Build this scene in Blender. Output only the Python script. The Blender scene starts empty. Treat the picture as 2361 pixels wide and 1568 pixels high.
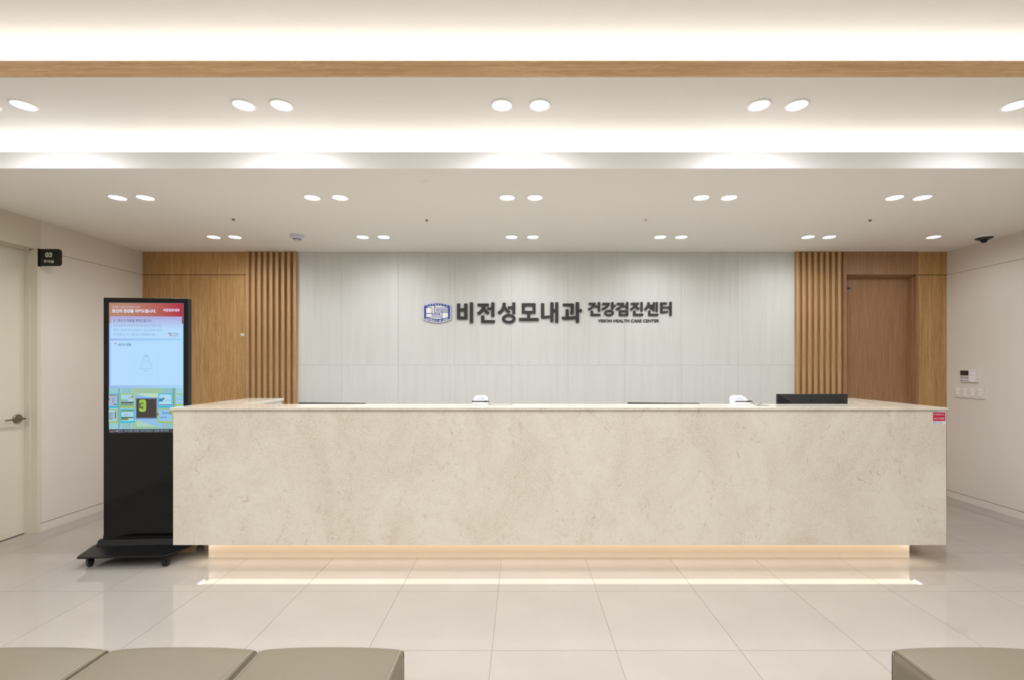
import bpy, bmesh, math, random
from mathutils import Vector, Matrix
random.seed(7)
PI = math.pi
scene = bpy.context.scene
C = scene.collection
F, VX, VY, H = 1087.0, 1203.0, 842.0, 1.39        # focal (px of 2361), level line, eye height
def XZ(px, py, Y):                                   # photograph measurement -> metres on a wall at depth Y
    return ((px-VX)*Y/F, H+(VY-py)*Y/F)

# ------------------------------------------------------------------ camera, world, exposure, large lights
cam = bpy.data.cameras.new('camera'); co = bpy.data.objects.new('camera', cam); C.objects.link(co)
co.location = (0, 0, H); co.rotation_euler = (PI/2, 0, 0)
cam.sensor_width = 36; cam.sensor_fit = 'HORIZONTAL'; cam.lens = F/2361*36
cam.shift_x = -(VX-1180.5)/2361; cam.shift_y = (VY-784)/2361
cam.clip_start = .05; cam.clip_end = 60
scene.camera = co
w = bpy.data.worlds.new('world'); scene.world = w; w.use_nodes = True
w.node_tree.nodes['Background'].inputs[0].default_value = (1, .96, .9, 1)
w.node_tree.nodes['Background'].inputs[1].default_value = .0
scene.view_settings.view_transform = 'Standard'; scene.view_settings.look = 'None'
scene.view_settings.exposure = .56; scene.view_settings.gamma = 1
scene.view_settings.use_curve_mapping = False
scene.cycles.max_bounces = 10; scene.cycles.diffuse_bounces = 6; scene.cycles.glossy_bounces = 4
scene.cycles.caustics_reflective = False; scene.cycles.caustics_refractive = False
LCD = 2**-.56                                         # screens show their own colours at this exposure
SPOT_W = 19.0
SPOT_C = 6.5
SPOT_A = 3.6
SPOT_FILL = 45.0
COVE_W = 11.5
COVE_HI_W = 12.5
DESK_LED = 2.1
XL, XR, YB, YR = -4.009, 4.50, 5.0, -3.2             # room: left, right, back wall, wall behind the camera
Z1, Z2, Z3 = 2.59, 2.794, 2.97                       # the three ceiling heights
YF1, YF2 = 2.873, 2.281                              # faces of the white and of the wooden ceiling band
def area(name, loc, sx, sy, power, col, rot=(PI, 0, 0)):
    l = bpy.data.lights.new(name, 'AREA'); l.shape = 'RECTANGLE'; l.size = sx; l.size_y = sy
    l.energy = power; l.color = col; o = bpy.data.objects.new(name, l); C.objects.link(o)
    o.location = loc; o.rotation_euler = rot; return o
# LED strips lying in the two ceiling coves, shining up and out (hidden behind the bands)
area('cove_light', ((XL+XR)/2, YF1+.197, 2.645), XR-XL-.02, .03, COVE_W, (1, .99, .97), (PI+.25, 0, 0))
area('cove_light', ((XL+XR)/2, YF2+.20, 2.826), XR-XL-.02, .03, COVE_HI_W, (1, .99, .97), (PI+.25, 0, 0))

# ------------------------------------------------------------------ materials
def lin(c):
    return tuple(((v/255)/12.92 if v/255 <= .04045 else ((v/255+.055)/1.055)**2.4) for v in c)+(1,)
def mat(name, rgb, rough=.5, metal=0, spec=.5, emit=None, es=1.0, coat=0):
    m = bpy.data.materials.new(name); m.use_nodes = True
    b = m.node_tree.nodes['Principled BSDF']
    b.inputs['Base Color'].default_value = lin(rgb); b.inputs['Roughness'].default_value = rough
    b.inputs['Metallic'].default_value = metal; b.inputs['Specular IOR Level'].default_value = spec
    b.inputs['Coat Weight'].default_value = coat
    if emit is not None:
        b.inputs['Emission Color'].default_value = lin(emit); b.inputs['Emission Strength'].default_value = es
    return m
def nd(m, t, **k):
    n = m.node_tree.nodes.new(t)
    for a, v in k.items():
        if a[0] == 'i' and a[1:].isdigit(): n.inputs[int(a[1:])].default_value = v
        elif a in ('noise_dimensions','wave_type','bands_direction','feature','blend_type','data_type','distance','voronoi_dimensions'): setattr(n, a, v)
        else: n.inputs[a].default_value = v
    return n
def lk(m, a, b): m.node_tree.links.new(a, b)
def ramp(m, fac, stops):
    r = m.node_tree.nodes.new('ShaderNodeValToRGB'); e = r.color_ramp.elements
    while len(e) < len(stops): e.new(.5)
    for el, (p, c) in zip(e, stops): el.position = p; el.color = c if len(c) == 4 else lin(c)
    lk(m, fac, r.inputs[0]); return r.outputs[0]
def coords(m, scale=(1,1,1), rot=(0,0,0), which='Object'):
    t = m.node_tree.nodes.new('ShaderNodeTexCoord'); p = m.node_tree.nodes.new('ShaderNodeMapping')
    p.inputs['Scale'].default_value = scale; p.inputs['Rotation'].default_value = rot
    lk(m, t.outputs[which], p.inputs[0]); return p.outputs[0]
def mix(m, fac, a, b, mode='MIX'):
    n = m.node_tree.nodes.new('ShaderNodeMix'); n.data_type = 'RGBA'; n.blend_type = mode
    if isinstance(fac, (int, float)): n.inputs[0].default_value = fac
    else: lk(m, fac, n.inputs[0])
    for s, v in ((n.inputs[6], a), (n.inputs[7], b)):
        if isinstance(v, tuple): s.default_value = v if len(v) == 4 else lin(v)
        else: lk(m, v, s)
    return n.outputs[2]
def bsdf(m): return m.node_tree.nodes['Principled BSDF']
def bump(m, h, s, d=.002):
    b = m.node_tree.nodes.new('ShaderNodeBump'); b.inputs['Strength'].default_value = s; b.inputs['Distance'].default_value = d
    lk(m, h, b.inputs['Height']); lk(m, b.outputs[0], bsdf(m).inputs['Normal'])

def wood(name, dark, mid, light, axis='z', rough=.45, fig=.5, threads=False):
    """straight grained veneer, grain along axis: fine pores plus slow cathedral bands"""
    m = mat(name, mid, rough, spec=.35)
    st = {'z': (1, 1, .035), 'x': (.035, 1, 1)}[axis]
    st2 = {'z': (1, 1, .13), 'x': (.13, 1, 1)}[axis]
    c1 = coords(m, st); c2 = coords(m, st2)
    n1 = nd(m, 'ShaderNodeTexNoise', Scale=230.0, Detail=3.0, Roughness=.6); lk(m, c1, n1.inputs['Vector'])
    n2 = nd(m, 'ShaderNodeTexNoise', Scale=8.5, Detail=5.0, Roughness=.6, Distortion=.9); lk(m, c2, n2.inputs['Vector'])
    n3 = nd(m, 'ShaderNodeTexNoise', Scale=70.0, Detail=3.0, Roughness=.55); lk(m, c1, n3.inputs['Vector'])
    mm = nd(m, 'ShaderNodeMath'); mm.operation = 'MULTIPLY'; mm.inputs[1].default_value = 14.0
    lk(m, n2.outputs[0], mm.inputs[0])
    fr = nd(m, 'ShaderNodeMath'); fr.operation = 'PINGPONG'; fr.inputs[1].default_value = .5
    lk(m, mm.outputs[0], fr.inputs[0])
    band = ramp(m, fr.outputs[0], [(0, (0,0,0,1)), (.04, (.12,.12,.12,1)), (.42, (.62,.62,.62,1)), (.5, (1,1,1,1))])
    a = ramp(m, n3.outputs[0], [(.22, dark), (.5, mid), (.8, light)])
    b = mix(m, fig*.55, a, mix(m, band, dark, light))
    p = ramp(m, n1.outputs[0], [(.35, (.80,.80,.80,1)), (.55, (1,1,1,1))])
    c = mix(m, .8, b, p, 'MULTIPLY')
    if threads:
        tc = m.node_tree.nodes.new('ShaderNodeTexCoord'); sx = m.node_tree.nodes.new('ShaderNodeSeparateXYZ'); lk(m, tc.outputs['Object'], sx.inputs[0])
        w1 = nd(m, 'ShaderNodeTexNoise', Scale=9.0, Detail=6.0, Roughness=.7); lk(m, coords(m, (.25, 1, .8)), w1.inputs['Vector'])
        k1 = nd(m, 'ShaderNodeMath'); k1.operation = 'MULTIPLY_ADD'; k1.inputs[1].default_value = .055; lk(m, w1.outputs[0], k1.inputs[0]); lk(m, sx.outputs[0], k1.inputs[2])
        k2 = nd(m, 'ShaderNodeMath'); k2.operation = 'PINGPONG'; k2.inputs[1].default_value = .0835; lk(m, k1.outputs[0], k2.inputs[0])
        line = ramp(m, k2.outputs[0], [(0, (1, 1, 1, 1)), (.0022, (.8, .8, .8, 1)), (.0055, (0, 0, 0, 1))])
        w2 = nd(m, 'ShaderNodeTexNoise', Scale=5.0, Detail=3.0, Roughness=.6); lk(m, coords(m, (1, 1, 1)), w2.inputs['Vector'])
        gt = ramp(m, w2.outputs[0], [(.40, (.1, .1, .1, 1)), (.56, (.55, .55, .55, 1))])
        c = mix(m, mix(m, 1, line, gt, 'MULTIPLY'), c, (222, 184, 132))
    lk(m, c, bsdf(m).inputs['Base Color'])
    bump(m, n1.outputs[0], .15, .0006)
    return m

M = {}
M['ceiling'] = mat('ceiling_paint', (240, 238, 234), .9, spec=.2)
n = nd(M['ceiling'], 'ShaderNodeTexNoise', Scale=420.0, Detail=2.0); lk(M['ceiling'], coords(M['ceiling']), n.inputs['Vector'])
bump(M['ceiling'], n.outputs[0], .12, .0015)
M['band_white'] = mat('white_band_paint', (243, 243, 243), .45, spec=.4)
M['wall'] = mat('beige_wall_film', (223, 217, 209), .6, spec=.3)
n = nd(M['wall'], 'ShaderNodeTexNoise', Scale=260.0, Detail=2.0); lk(M['wall'], coords(M['wall']), n.inputs['Vector'])
bump(M['wall'], n.outputs[0], .08, .0008)
M['reveal'] = mat('dark_reveal', (70, 56, 44), .8)
M['groove'] = mat('wall_groove', (150, 132, 116), .8)
M['cream'] = mat('cream_door_paint', (214, 207, 189), .75, spec=.15)
M['oak'] = wood('oak_veneer', (158, 117, 70), (188, 146, 94), (212, 172, 120), 'z', fig=.35, threads=True)
M['oak_slat'] = wood('oak_slat_veneer', (164, 126, 86), (188, 150, 106), (206, 170, 126), 'z', fig=.2)
M['oak_beam'] = wood('oak_band_veneer', (202, 160, 112), (222, 182, 134), (238, 206, 164), 'x', fig=.6)
M['walnut'] = wood('brown_door_veneer', (142, 105, 75), (160, 121, 87), (174, 135, 99), 'z', fig=.06)

def make_panel():
    m = mat('pale_grey_porcelain', (214, 212, 208), .42, spec=.4)
    c = coords(m, (1, 1, .06)); ob = nd(m, 'ShaderNodeObjectInfo')
    ad = nd(m, 'ShaderNodeVectorMath'); ad.operation = 'ADD'; lk(m, c, ad.inputs[0])
    sc = nd(m, 'ShaderNodeVectorMath'); sc.operation = 'SCALE'; sc.inputs['Scale'].default_value = 30
    cb = nd(m, 'ShaderNodeCombineXYZ'); lk(m, ob.outputs['Random'], cb.inputs[0]); lk(m, ob.outputs['Random'], cb.inputs[2])
    lk(m, cb.outputs[0], sc.inputs[0]); lk(m, sc.outputs[0], ad.inputs[1])
    a = nd(m, 'ShaderNodeTexNoise', Scale=16.0, Detail=6.0, Roughness=.62, Distortion=.5); lk(m, ad.outputs[0], a.inputs['Vector'])
    col = ramp(m, a.outputs[0], [(.25, (205, 205, 201)), (.5, (212, 212, 208)), (.75, (216, 216, 213))])
    lk(m, col, bsdf(m).inputs['Base Color']); return m
M['panel'] = make_panel()

def make_tile():
    m = mat('polished_beige_tile', (214, 200, 186), .045, spec=.5)
    c = coords(m, (1, 1, 1)); a = nd(m, 'ShaderNodeTexNoise', Scale=2.2, Detail=5.0, Roughness=.55, Distortion=.4); lk(m, c, a.inputs['Vector'])
    b = nd(m, 'ShaderNodeTexNoise', Scale=300.0, Detail=2.0); lk(m, c, b.inputs['Vector'])
    col = ramp(m, a.outputs[0], [(.3, (166, 159, 151)), (.7, (172, 165, 157))])
    sp = ramp(m, b.outputs[0], [(.3, (.95, .95, .95, 1)), (.6, (1, 1, 1, 1))])
    ob = nd(m, 'ShaderNodeObjectInfo')
    v = ramp(m, ob.outputs['Random'], [(0, (.975, .975, .975, 1)), (1, (1, 1, 1, 1))])
    lk(m, mix(m, 1, mix(m, 1, col, sp, 'MULTIPLY'), v, 'MULTIPLY'), bsdf(m).inputs['Base Color'])
    return m
M['tile'] = make_tile()
M['grout'] = mat('grey_grout', (165, 150, 134), .9)

def make_stone(name, rough):
    m = mat(name, (220, 205, 188), rough, spec=.45)
    c = coords(m); cd = coords(m, (1, 1, .55), (0, .6, 0))
    big = nd(m, 'ShaderNodeTexNoise', Scale=2.1, Detail=6.0, Roughness=.6, Distortion=1.1); lk(m, cd, big.inputs['Vector'])
    med = nd(m, 'ShaderNodeTexNoise', Scale=11.0, Detail=8.0, Roughness=.72, Distortion=1.6); lk(m, c, med.inputs['Vector'])
    fin = nd(m, 'ShaderNodeTexNoise', Scale=95.0, Detail=6.0, Roughness=.8, Distortion=.5); lk(m, c, fin.inputs['Vector'])
    base = ramp(m, big.outputs[0], [(.3, (218, 209, 193)), (.45, (225, 217, 202)), (.6, (231, 224, 211)), (.75, (221, 212, 196))])
    ms = ramp(m, med.outputs[0], [(.30, (.90, .87, .82, 1)), (.42, (.97, .96, .94, 1)), (.52, (1, 1, 1, 1)), (.68, (1.0, .99, .98, 1))])
    x = mix(m, .8, base, ms, 'MULTIPLY')
    # fine grains, stronger inside some clouds
    fs = ramp(m, fin.outputs[0], [(.34, (.74, .68, .58, 1)), (.44, (.93, .91, .88, 1)), (.54, (1, 1, 1, 1)), (.66, (1.07, 1.07, 1.07, 1))])
    msk = ramp(m, big.outputs[0], [(.40, (1, 1, 1, 1)), (.60, (.45, .45, .45, 1))])
    x = mix(m, msk, x, mix(m, 1, x, fs, 'MULTIPLY'))
    # fossil specks of two sizes
    for sc_, th, amt in ((20.0, .80, .42), (48.0, .74, .46), (90.0, .70, .40)):
        vo = nd(m, 'ShaderNodeTexVoronoi', Scale=sc_, Randomness=1.0); lk(m, mixvec(m, c, fin.outputs['Color'], .02*24/sc_), vo.inputs['Vector'])
        vs = ramp(m, vo.outputs['Distance'], [(.0, (1, 1, 1, 1)), (.16, (.8, .8, .8, 1)), (.24, (0, 0, 0, 1))])
        gate = ramp(m, vo.outputs['Color'], [(th, (0, 0, 0, 1)), (th+.05, (1, 1, 1, 1))])
        x = mix(m, mix(m, 1, vs, gate, 'MULTIPLY'), x, mix(m, amt, x, (170, 148, 114)))
    # pale shell fragments
    vo = nd(m, 'ShaderNodeTexVoronoi', Scale=9.0, Randomness=1.0); lk(m, mixvec(m, c, med.outputs['Color'], .12), vo.inputs['Vector'])
    gate = ramp(m, vo.outputs['Color'], [(.62, (0, 0, 0, 1)), (.68, (1, 1, 1, 1))])
    vs = ramp(m, vo.outputs['Distance'], [(.0, (1, 1, 1, 1)), (.30, (.8, .8, .8, 1)), (.36, (0, 0, 0, 1))])
    x = mix(m, mix(m, 1, vs, gate, 'MULTIPLY'), x, mix(m, .45, x, (228, 216, 200)))
    # thin diagonal veins where a distorted noise crosses its middle value
    ve = nd(m, 'ShaderNodeTexNoise', Scale=1.5, Detail=6.0, Roughness=.55, Distortion=.7); lk(m, coords(m, (1.3, 1, .5), (0, .6, 0)), ve.inputs['Vector'])
    vr = ramp(m, ve.outputs[0], [(.4955, (0, 0, 0, 1)), (.4995, (.45, .45, .45, 1)), (.5005, (.45, .45, .45, 1)), (.5045, (0, 0, 0, 1))])
    brk = ramp(m, med.outputs[0], [(.44, (1, 1, 1, 1)), (.54, (0, 0, 0, 1))])
    x = mix(m, mix(m, 1, vr, brk, 'MULTIPLY'), x, (172, 148, 118))
    lk(m, x, bsdf(m).inputs['Base Color'])
    return m
def mixvec(m, a, b, f):
    s = nd(m, 'ShaderNodeVectorMath'); s.operation = 'SCALE'; s.inputs['Scale'].default_value = f; lk(m, b, s.inputs[0])
    d = nd(m, 'ShaderNodeVectorMath'); d.operation = 'ADD'; lk(m, a, d.inputs[0]); lk(m, s.outputs[0], d.inputs[1]); return d.outputs[0]
M['stone'] = make_stone('beige_limestone', .38)
M['stone_top'] = make_stone('beige_limestone_polished', .08)
M['plinth'] = mat('plinth_laminate', (212, 200, 184), .4)
M['white_lam'] = mat('white_laminate', (225, 225, 222), .4)
M['desk_in'] = mat('worktop_laminate', (200, 192, 180), .5)
M['black'] = mat('black_metal_powder', (18, 18, 20), .4, spec=.35)
M['black_gloss'] = mat('black_glass', (4, 4, 4), .05, spec=.3)
M['black_plastic'] = mat('black_plastic', (24, 24, 25), .4)
M['rubber'] = mat('black_rubber', (14, 14, 14), .6)
M['steel'] = mat('brushed_steel', (150, 142, 130), .32, metal=1)
M['chrome'] = mat('chrome', (210, 210, 210), .12, metal=1)
M['white_pl'] = mat('white_plastic', (238, 238, 238), .35)
M['grey_pl'] = mat('pale_grey_plastic', (205, 208, 216), .4)
M['ivory'] = mat('ivory_switch_plastic', (226, 218, 210), .4)
M['letter'] = mat('charcoal_sign_acrylic', (43, 43, 43), .45)
M['navy'] = mat('emblem_blue', (54, 76, 150), .4)
M['navy_pale'] = mat('emblem_grey_blue', (150, 152, 188), .4)
M['sign_white'] = mat('emblem_white', (240, 238, 234), .4)
M['sign_black'] = mat('room_sign_black', (24, 23, 20), .35)
M['text_white'] = mat('print_white', (225, 225, 210), .5)
M['text_dark'] = mat('print_dark', (60, 60, 62), .5)
M['grey_lcd'] = mat('grey_display', (150, 156, 166), .25)
M['lcd_dark'] = mat('dark_display', (52, 50, 44), .25)
M['crimson'] = mat('sticker_red', (196, 18, 72), .4)
M['leather'] = mat('taupe_leather', (117, 107, 90), .48, spec=.35)
n = nd(M['leather'], 'ShaderNodeTexNoise', Scale=500.0, Detail=2.0); lk(M['leather'], coords(M['leather']), n.inputs['Vector'])
bump(M['leather'], n.outputs[0], .12, .0006)
M['leather_dark'] = mat('taupe_piping', (98, 86, 66), .55)
M['thread'] = mat('pale_thread', (196, 186, 164), .7)
M['lens'] = mat('lit_diffuser', (255, 255, 255), .5, emit=(255, 252, 248), es=14.0)
M['trim'] = mat('downlight_trim', (240, 238, 234), .5, emit=(255, 252, 248), es=.0)
M['led'] = mat('warm_led_strip', (255, 235, 205), .5, emit=(255, 237, 214), es=DESK_LED)

# ------------------------------------------------------------------ mesh helpers
class MB:
    def __init__(s): s.v = []; s.f = []
    def add(s, vs, fs):
        o = len(s.v); s.v += [tuple(v) for v in vs]; s.f += [tuple(i+o for i in f) for f in fs]; return s
    def box(s, x0, x1, y0, y1, z0, z1):
        return s.add([(x0,y0,z0),(x1,y0,z0),(x1,y1,z0),(x0,y1,z0),(x0,y0,z1),(x1,y0,z1),(x1,y1,z1),(x0,y1,z1)],
                     [(0,3,2,1),(4,5,6,7),(0,1,5,4),(1,2,6,5),(2,3,7,6),(3,0,4,7)])
    def prism(s, poly, y0, y1):                       # poly of (x,z), extruded along y
        n = len(poly)
        a = sum(poly[i][0]*poly[(i+1)%n][1]-poly[(i+1)%n][0]*poly[i][1] for i in range(n))
        if a < 0: poly = poly[::-1]
        s.add([(x,y0,z) for x,z in poly]+[(x,y1,z) for x,z in poly],
              [tuple(range(n)), tuple(range(2*n-1, n-1, -1))]+[(i, i+n, (i+1)%n+n, (i+1)%n) for i in range(n)])
        return s
    def prism_x(s, poly, x0, x1):                     # poly of (y,z)
        n = len(poly)
        s.add([(x0,y,z) for y,z in poly]+[(x1,y,z) for y,z in poly],
              [tuple(range(n)), tuple(range(2*n-1, n-1, -1))]+[(i, i+n, (i+1)%n+n, (i+1)%n) for i in range(n)])
        return s
    def prism_z(s, poly, z0, z1):
        n = len(poly)
        s.add([(x,y,z0) for x,y in poly]+[(x,y,z1) for x,y in poly],
              [tuple(range(n-1,-1,-1)), tuple(range(n, 2*n))]+[(i, (i+1)%n, (i+1)%n+n, i+n) for i in range(n)])
        return s
    def lathe(s, prof, seg=32, c=(0,0,0), axis='z', cap=True):
        vs = []; fs = []; n = len(prof)
        for k in range(seg):
            a = 2*PI*k/seg
            for r, h in prof:
                p = (r*math.cos(a), r*math.sin(a), h)
                if axis == 'x': p = (h, p[0], p[1])
                if axis == 'y': p = (p[1], h, p[0])
                vs.append((p[0]+c[0], p[1]+c[1], p[2]+c[2]))
        for k in range(seg):
            k2 = (k+1)%seg
            for i in range(n-1): fs.append((k*n+i, k2*n+i, k2*n+i+1, k*n+i+1))
        if cap:
            if prof[0][0] > 1e-6: fs.append(tuple(k*n for k in range(seg-1,-1,-1)))
            if prof[-1][0] > 1e-6: fs.append(tuple(k*n+n-1 for k in range(seg)))
        return s.add(vs, fs)
    def tube(s, pts, r, seg=8):
        pts = [Vector(p) for p in pts]; vs = []; fs = []; up = Vector((.13,.21,.97)).normalized()
        for i, p in enumerate(pts):
            d = (pts[min(i+1, len(pts)-1)]-pts[max(i-1, 0)]).normalized()
            a = d.cross(up); a = a.normalized() if a.length > 1e-4 else Vector((1,0,0)); b = d.cross(a)
            for k in range(seg):
                t = 2*PI*k/seg; vs.append(p+a*(r*math.cos(t))+b*(r*math.sin(t)))
        for i in range(len(pts)-1):
            for k in range(seg): fs.append((i*seg+k, i*seg+(k+1)%seg, (i+1)*seg+(k+1)%seg, (i+1)*seg+k))
        fs.append(tuple(range(seg-1,-1,-1))); fs.append(tuple((len(pts)-1)*seg+k for k in range(seg)))
        return s.add(vs, fs)
    def ring(s, cx, cz, ro, ri, y0, y1, n=36):        # elliptical ring in the xz plane
        vs = []; fs = []
        for k in range(n):
            a = 2*PI*k/n; c_, s_ = math.cos(a), math.sin(a)
            for (rx, rz) in (ro, ri):
                for y in (y0, y1): vs.append((cx+rx*c_, y, cz+rz*s_))
        for k in range(n):
            a = k*4; b = ((k+1)%n)*4
            fs += [(a,b,b+2,a+2),(a+1,a+3,b+3,b+1),(a,a+1,b+1,b),(a+2,b+2,b+3,a+3)]
        return s.add(vs, fs)
    def mesh(s, name, bevel=0, seg=2, smooth=False):
        me = bpy.data.meshes.new(name); me.from_pydata(s.v, [], s.f)
        bm = bmesh.new(); bm.from_mesh(me)
        bmesh.ops.recalc_face_normals(bm, faces=bm.faces)
        if bevel:
            ed = [e for e in bm.edges if len(e.link_faces) == 2 and e.calc_face_angle(0) > .5]
            bmesh.ops.bevel(bm, geom=ed, offset=bevel, segments=seg, affect='EDGES', profile=.6, clamp_overlap=True)
        if smooth:
            for f in bm.faces: f.smooth = True
            for e in bm.edges:
                if len(e.link_faces) != 2 or e.calc_face_angle(0) > .6: e.smooth = False
        bm.to_mesh(me); bm.free(); return me
def obj(name, mb, m, parent=None, bevel=0, seg=2, smooth=False, kind=None, label=None):
    me = mb if isinstance(mb, bpy.types.Mesh) else mb.mesh(name, bevel, seg, smooth)
    if not me.materials: me.materials.append(M[m] if isinstance(m, str) else m)
    o = bpy.data.objects.new(name, me); C.objects.link(o)
    if parent is not None: o.parent = parent
    if kind: o['kind'] = kind
    if label: o['label'] = label
    return o
def empty(name, loc=(0,0,0), rz=0):
    o = bpy.data.objects.new(name, None); C.objects.link(o); o.location = loc; o.rotation_euler = (0,0,rz); o.empty_display_size = .05; return o
def tag(o, label, cat, group=None):
    o['label'] = label; o['category'] = cat
    if group: o['group'] = group
    return o
def thing(name, label, cat, loc=(0,0,0), rz=0, group=None): return tag(empty(name, loc, rz), label, cat, group)
def bx(*a): return MB().box(*a)

def text_mesh(body, x0, x1, z0, z1, y, depth=.0004, bold=0.0, arc=None):
    """lettering fitted into the rectangle x0..x1, z0..z1 facing -y at depth y"""
    cu = bpy.data.curves.new('lettering', 'FONT'); cu.body = body; cu.size = 1; cu.resolution_u = 3
    cu.extrude = .01; cu.offset = bold
    to = bpy.data.objects.new('lettering', cu); C.objects.link(to)
    dg = bpy.context.evaluated_depsgraph_get(); dg.update()
    me = bpy.data.meshes.new_from_object(to.evaluated_get(dg))
    bpy.data.objects.remove(to); bpy.data.curves.remove(cu)
    me.materials.clear()
    xs = [v.co.x for v in me.vertices]; ys = [v.co.y for v in me.vertices]
    if not xs: return me
    ax, bx_, ay, by = min(xs), max(xs), min(ys), max(ys)
    for v in me.vertices:
        u = (v.co.x-ax)/(bx_-ax) if bx_ > ax else .5; t = (v.co.y-ay)/(by-ay); d = -1 if v.co.z > 0 else 0
        v.co = (x0+(x1-x0)*u, y+d*depth, z0+(z1-z0)*t)
    me.name = 'lettering'
    return me
def stroke(mb, pts, wd, fn, y0, y1):
    """a constant-width polyline drawn in sign pixels, turned into one prism"""
    P = [Vector(p) for p in pts]; L = []; R = []
    for i, p in enumerate(P):
        d = (P[min(i+1,len(P)-1)]-P[max(i-1,0)]).normalized(); nrm = Vector((-d.y, d.x))*wd/2
        L.append(p+nrm); R.append(p-nrm)
    mb.prism([fn(*q) for q in L+R[::-1]], front(), ST1-EPS[0]*.00002)

# ------------------------------------------------------------------ the setting
def struct(name, mb=None, m=None, parent=None, bevel=0, **k):
    o = obj(name, mb, m, parent, bevel, **k) if mb is not None else empty(name)
    if parent is None: o['kind'] = 'structure'
    return o
# floor: grout bed with every tile laid on it
floor = struct('floor', bx(XL-.14, XR+.1, YR-.1, YB+.14, -.12, -.0025), 'grout')
PX, PY, OX, OY, GAP = .605, .602, .460, 2.296, .0022
cache = {}
for i in range(-9, 8):
    for j in range(-11, 6):
        x0, x1 = OX+PX*i+GAP/2, OX+PX*(i+1)-GAP/2; y0, y1 = OY+PY*j+GAP/2, OY+PY*(j+1)-GAP/2
        x0, x1, y0, y1 = max(x0, XL-.13), min(x1, XR+.09), max(y0, YR-.09), min(y1, YB+.13)
        if x1-x0 < .02 or y1-y0 < .02: continue
        k = (round(x1-x0, 4), round(y1-y0, 4))
        if k not in cache:
            cache[k] = bx(-k[0]/2, k[0]/2, -k[1]/2, k[1]/2, -.0025, 0).mesh('tile'); cache[k].materials.append(M['tile'])
        o = obj('tile', cache[k], 'tile', floor); o.location = ((x0+x1)/2, (y0+y1)/2, 0)
# ceilings at three heights, each a slab
struct('ceiling', bx(XL-.1, XR+.1, YF1+.014, YB+.1, Z1, Z1+.02), 'ceiling')
struct('ceiling', bx(XL-.1, XR+.1, YF2+.014, 3.2, Z2, Z2+.02), 'ceiling')
struct('ceiling', bx(XL-.1, XR+.1, YR-.1, 2.62, Z3, Z3+.05), 'ceiling')
struct('trim_1', bx(XL-.1, XR+.1, YF2, YF2+.014, Z2-.003, 2.863), 'oak_beam')
struct('trim_2', bx(XL-.1, XR+.1, YF1, YF1+.014, Z1-.001, 2.688), 'band_white')
struct('trim_3', bx(XL-.1, XR+.1, 3.2, 3.23, Z1+.02, Z2+.02), 'ceiling')
struct('trim_4', bx(XL-.1, XR+.1, 2.62, 2.65, Z2+.02, Z3+.05), 'ceiling')
# wall behind the camera and side walls
struct('wall_rear', bx(XL-.1, XR+.1, YR-.1, YR, 0, Z3), mat('dark_rear_wall', (96, 88, 80), .8, spec=.1))
GZ = 2.345; RV = .067
def side_wall(name, xs, sgn, y0):
    """lower field, upper field and baseboard with dark recessed reveals between them"""
    w_ = struct(name, bx(min(xs+sgn*.135, xs+sgn*.175), max(xs+sgn*.135, xs+sgn*.175), YR-.1, YB+.1, -.1, 3.0), 'wall')
    a, b = sorted((xs, xs+sgn*.135))
    obj('recess', bx(*sorted((xs+sgn*.006, xs+sgn*.02)), y0, YB, .05, .09), 'reveal', w_)
    obj('recess', bx(*sorted((xs+sgn*.004, xs+sgn*.02)), y0, YB, 2.32, 2.36), 'groove', w_)
    obj('lower_panel', bx(a, b, y0, YB, RV+.005, GZ-.002), 'wall', w_)
    obj('upper_panel', bx(a, b, y0, YB, GZ+.002, Z1), 'wall', w_)
    return w_
wl = side_wall('wall_left', XL, -1, 3.924)
wr = side_wall('wall_right', XR, 1, YR)
obj('upper_panel', bx(XR, XR+.135, YR, 3.23, Z1, Z3), 'wall', wr)
struct('baseboard_left', bx(XL-.09, XL, 3.924, YB, 0, RV), 'wall')
struct('baseboard_right', bx(XR, XR+.09, YR, YB, 0, RV), 'wall')
# left doorway: cream surround, door leaf set back 10 cm
d1 = struct('door_1')
obj('surround', bx(-4.14, -4.0, 3.894, 3.924, 0, Z1), 'cream', d1, .001)
obj('surround', bx(-4.14, -4.0, 2.91, 3.894, 2.35, Z1), 'cream', d1)
obj('surround', bx(-4.14, -4.0, 2.85, 2.91, 0, Z1), 'cream', d1)
obj('door_stop', bx(-4.14, -4.055, 3.884, 3.894, 0, 2.35).box(-4.14, -4.055, 2.91, 3.894, 2.338, 2.35), 'cream', d1)
lf = obj('door_leaf', bx(-4.14, -4.10, 2.92, 3.884, .007, 2.338), 'cream', d1, .001)
obj('threshold_gap', bx(-4.135, -4.102, 2.92, 3.884, .0, .006), 'reveal', d1)
hz, hy = .955, 3.83
obj('handle_rose', MB().lathe([(.0, -4.088), (.033, -4.088), (.036, -4.091), (.036, -4.10)], 28, (0, hy, hz), 'x'), 'steel', lf, smooth=True)
hb = MB().tube([(-4.09, hy, hz), (-4.045, hy, hz)], .009, 12)
hb.box(-4.052, -4.036, hy-.137, hy+.012, hz-.0055, hz+.0055)
obj('door_handle', hb, 'steel', lf, .002)
# left wall nearer than the doorway (beside and behind the camera)
obj('side_panel', bx(XL-.135, XL, YR, 2.85, 0, Z3), 'wall', wl)
obj('side_panel', bx(XL-.135, XL, 2.85, 3.23, Z1, Z3), 'wall', wl)

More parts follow.
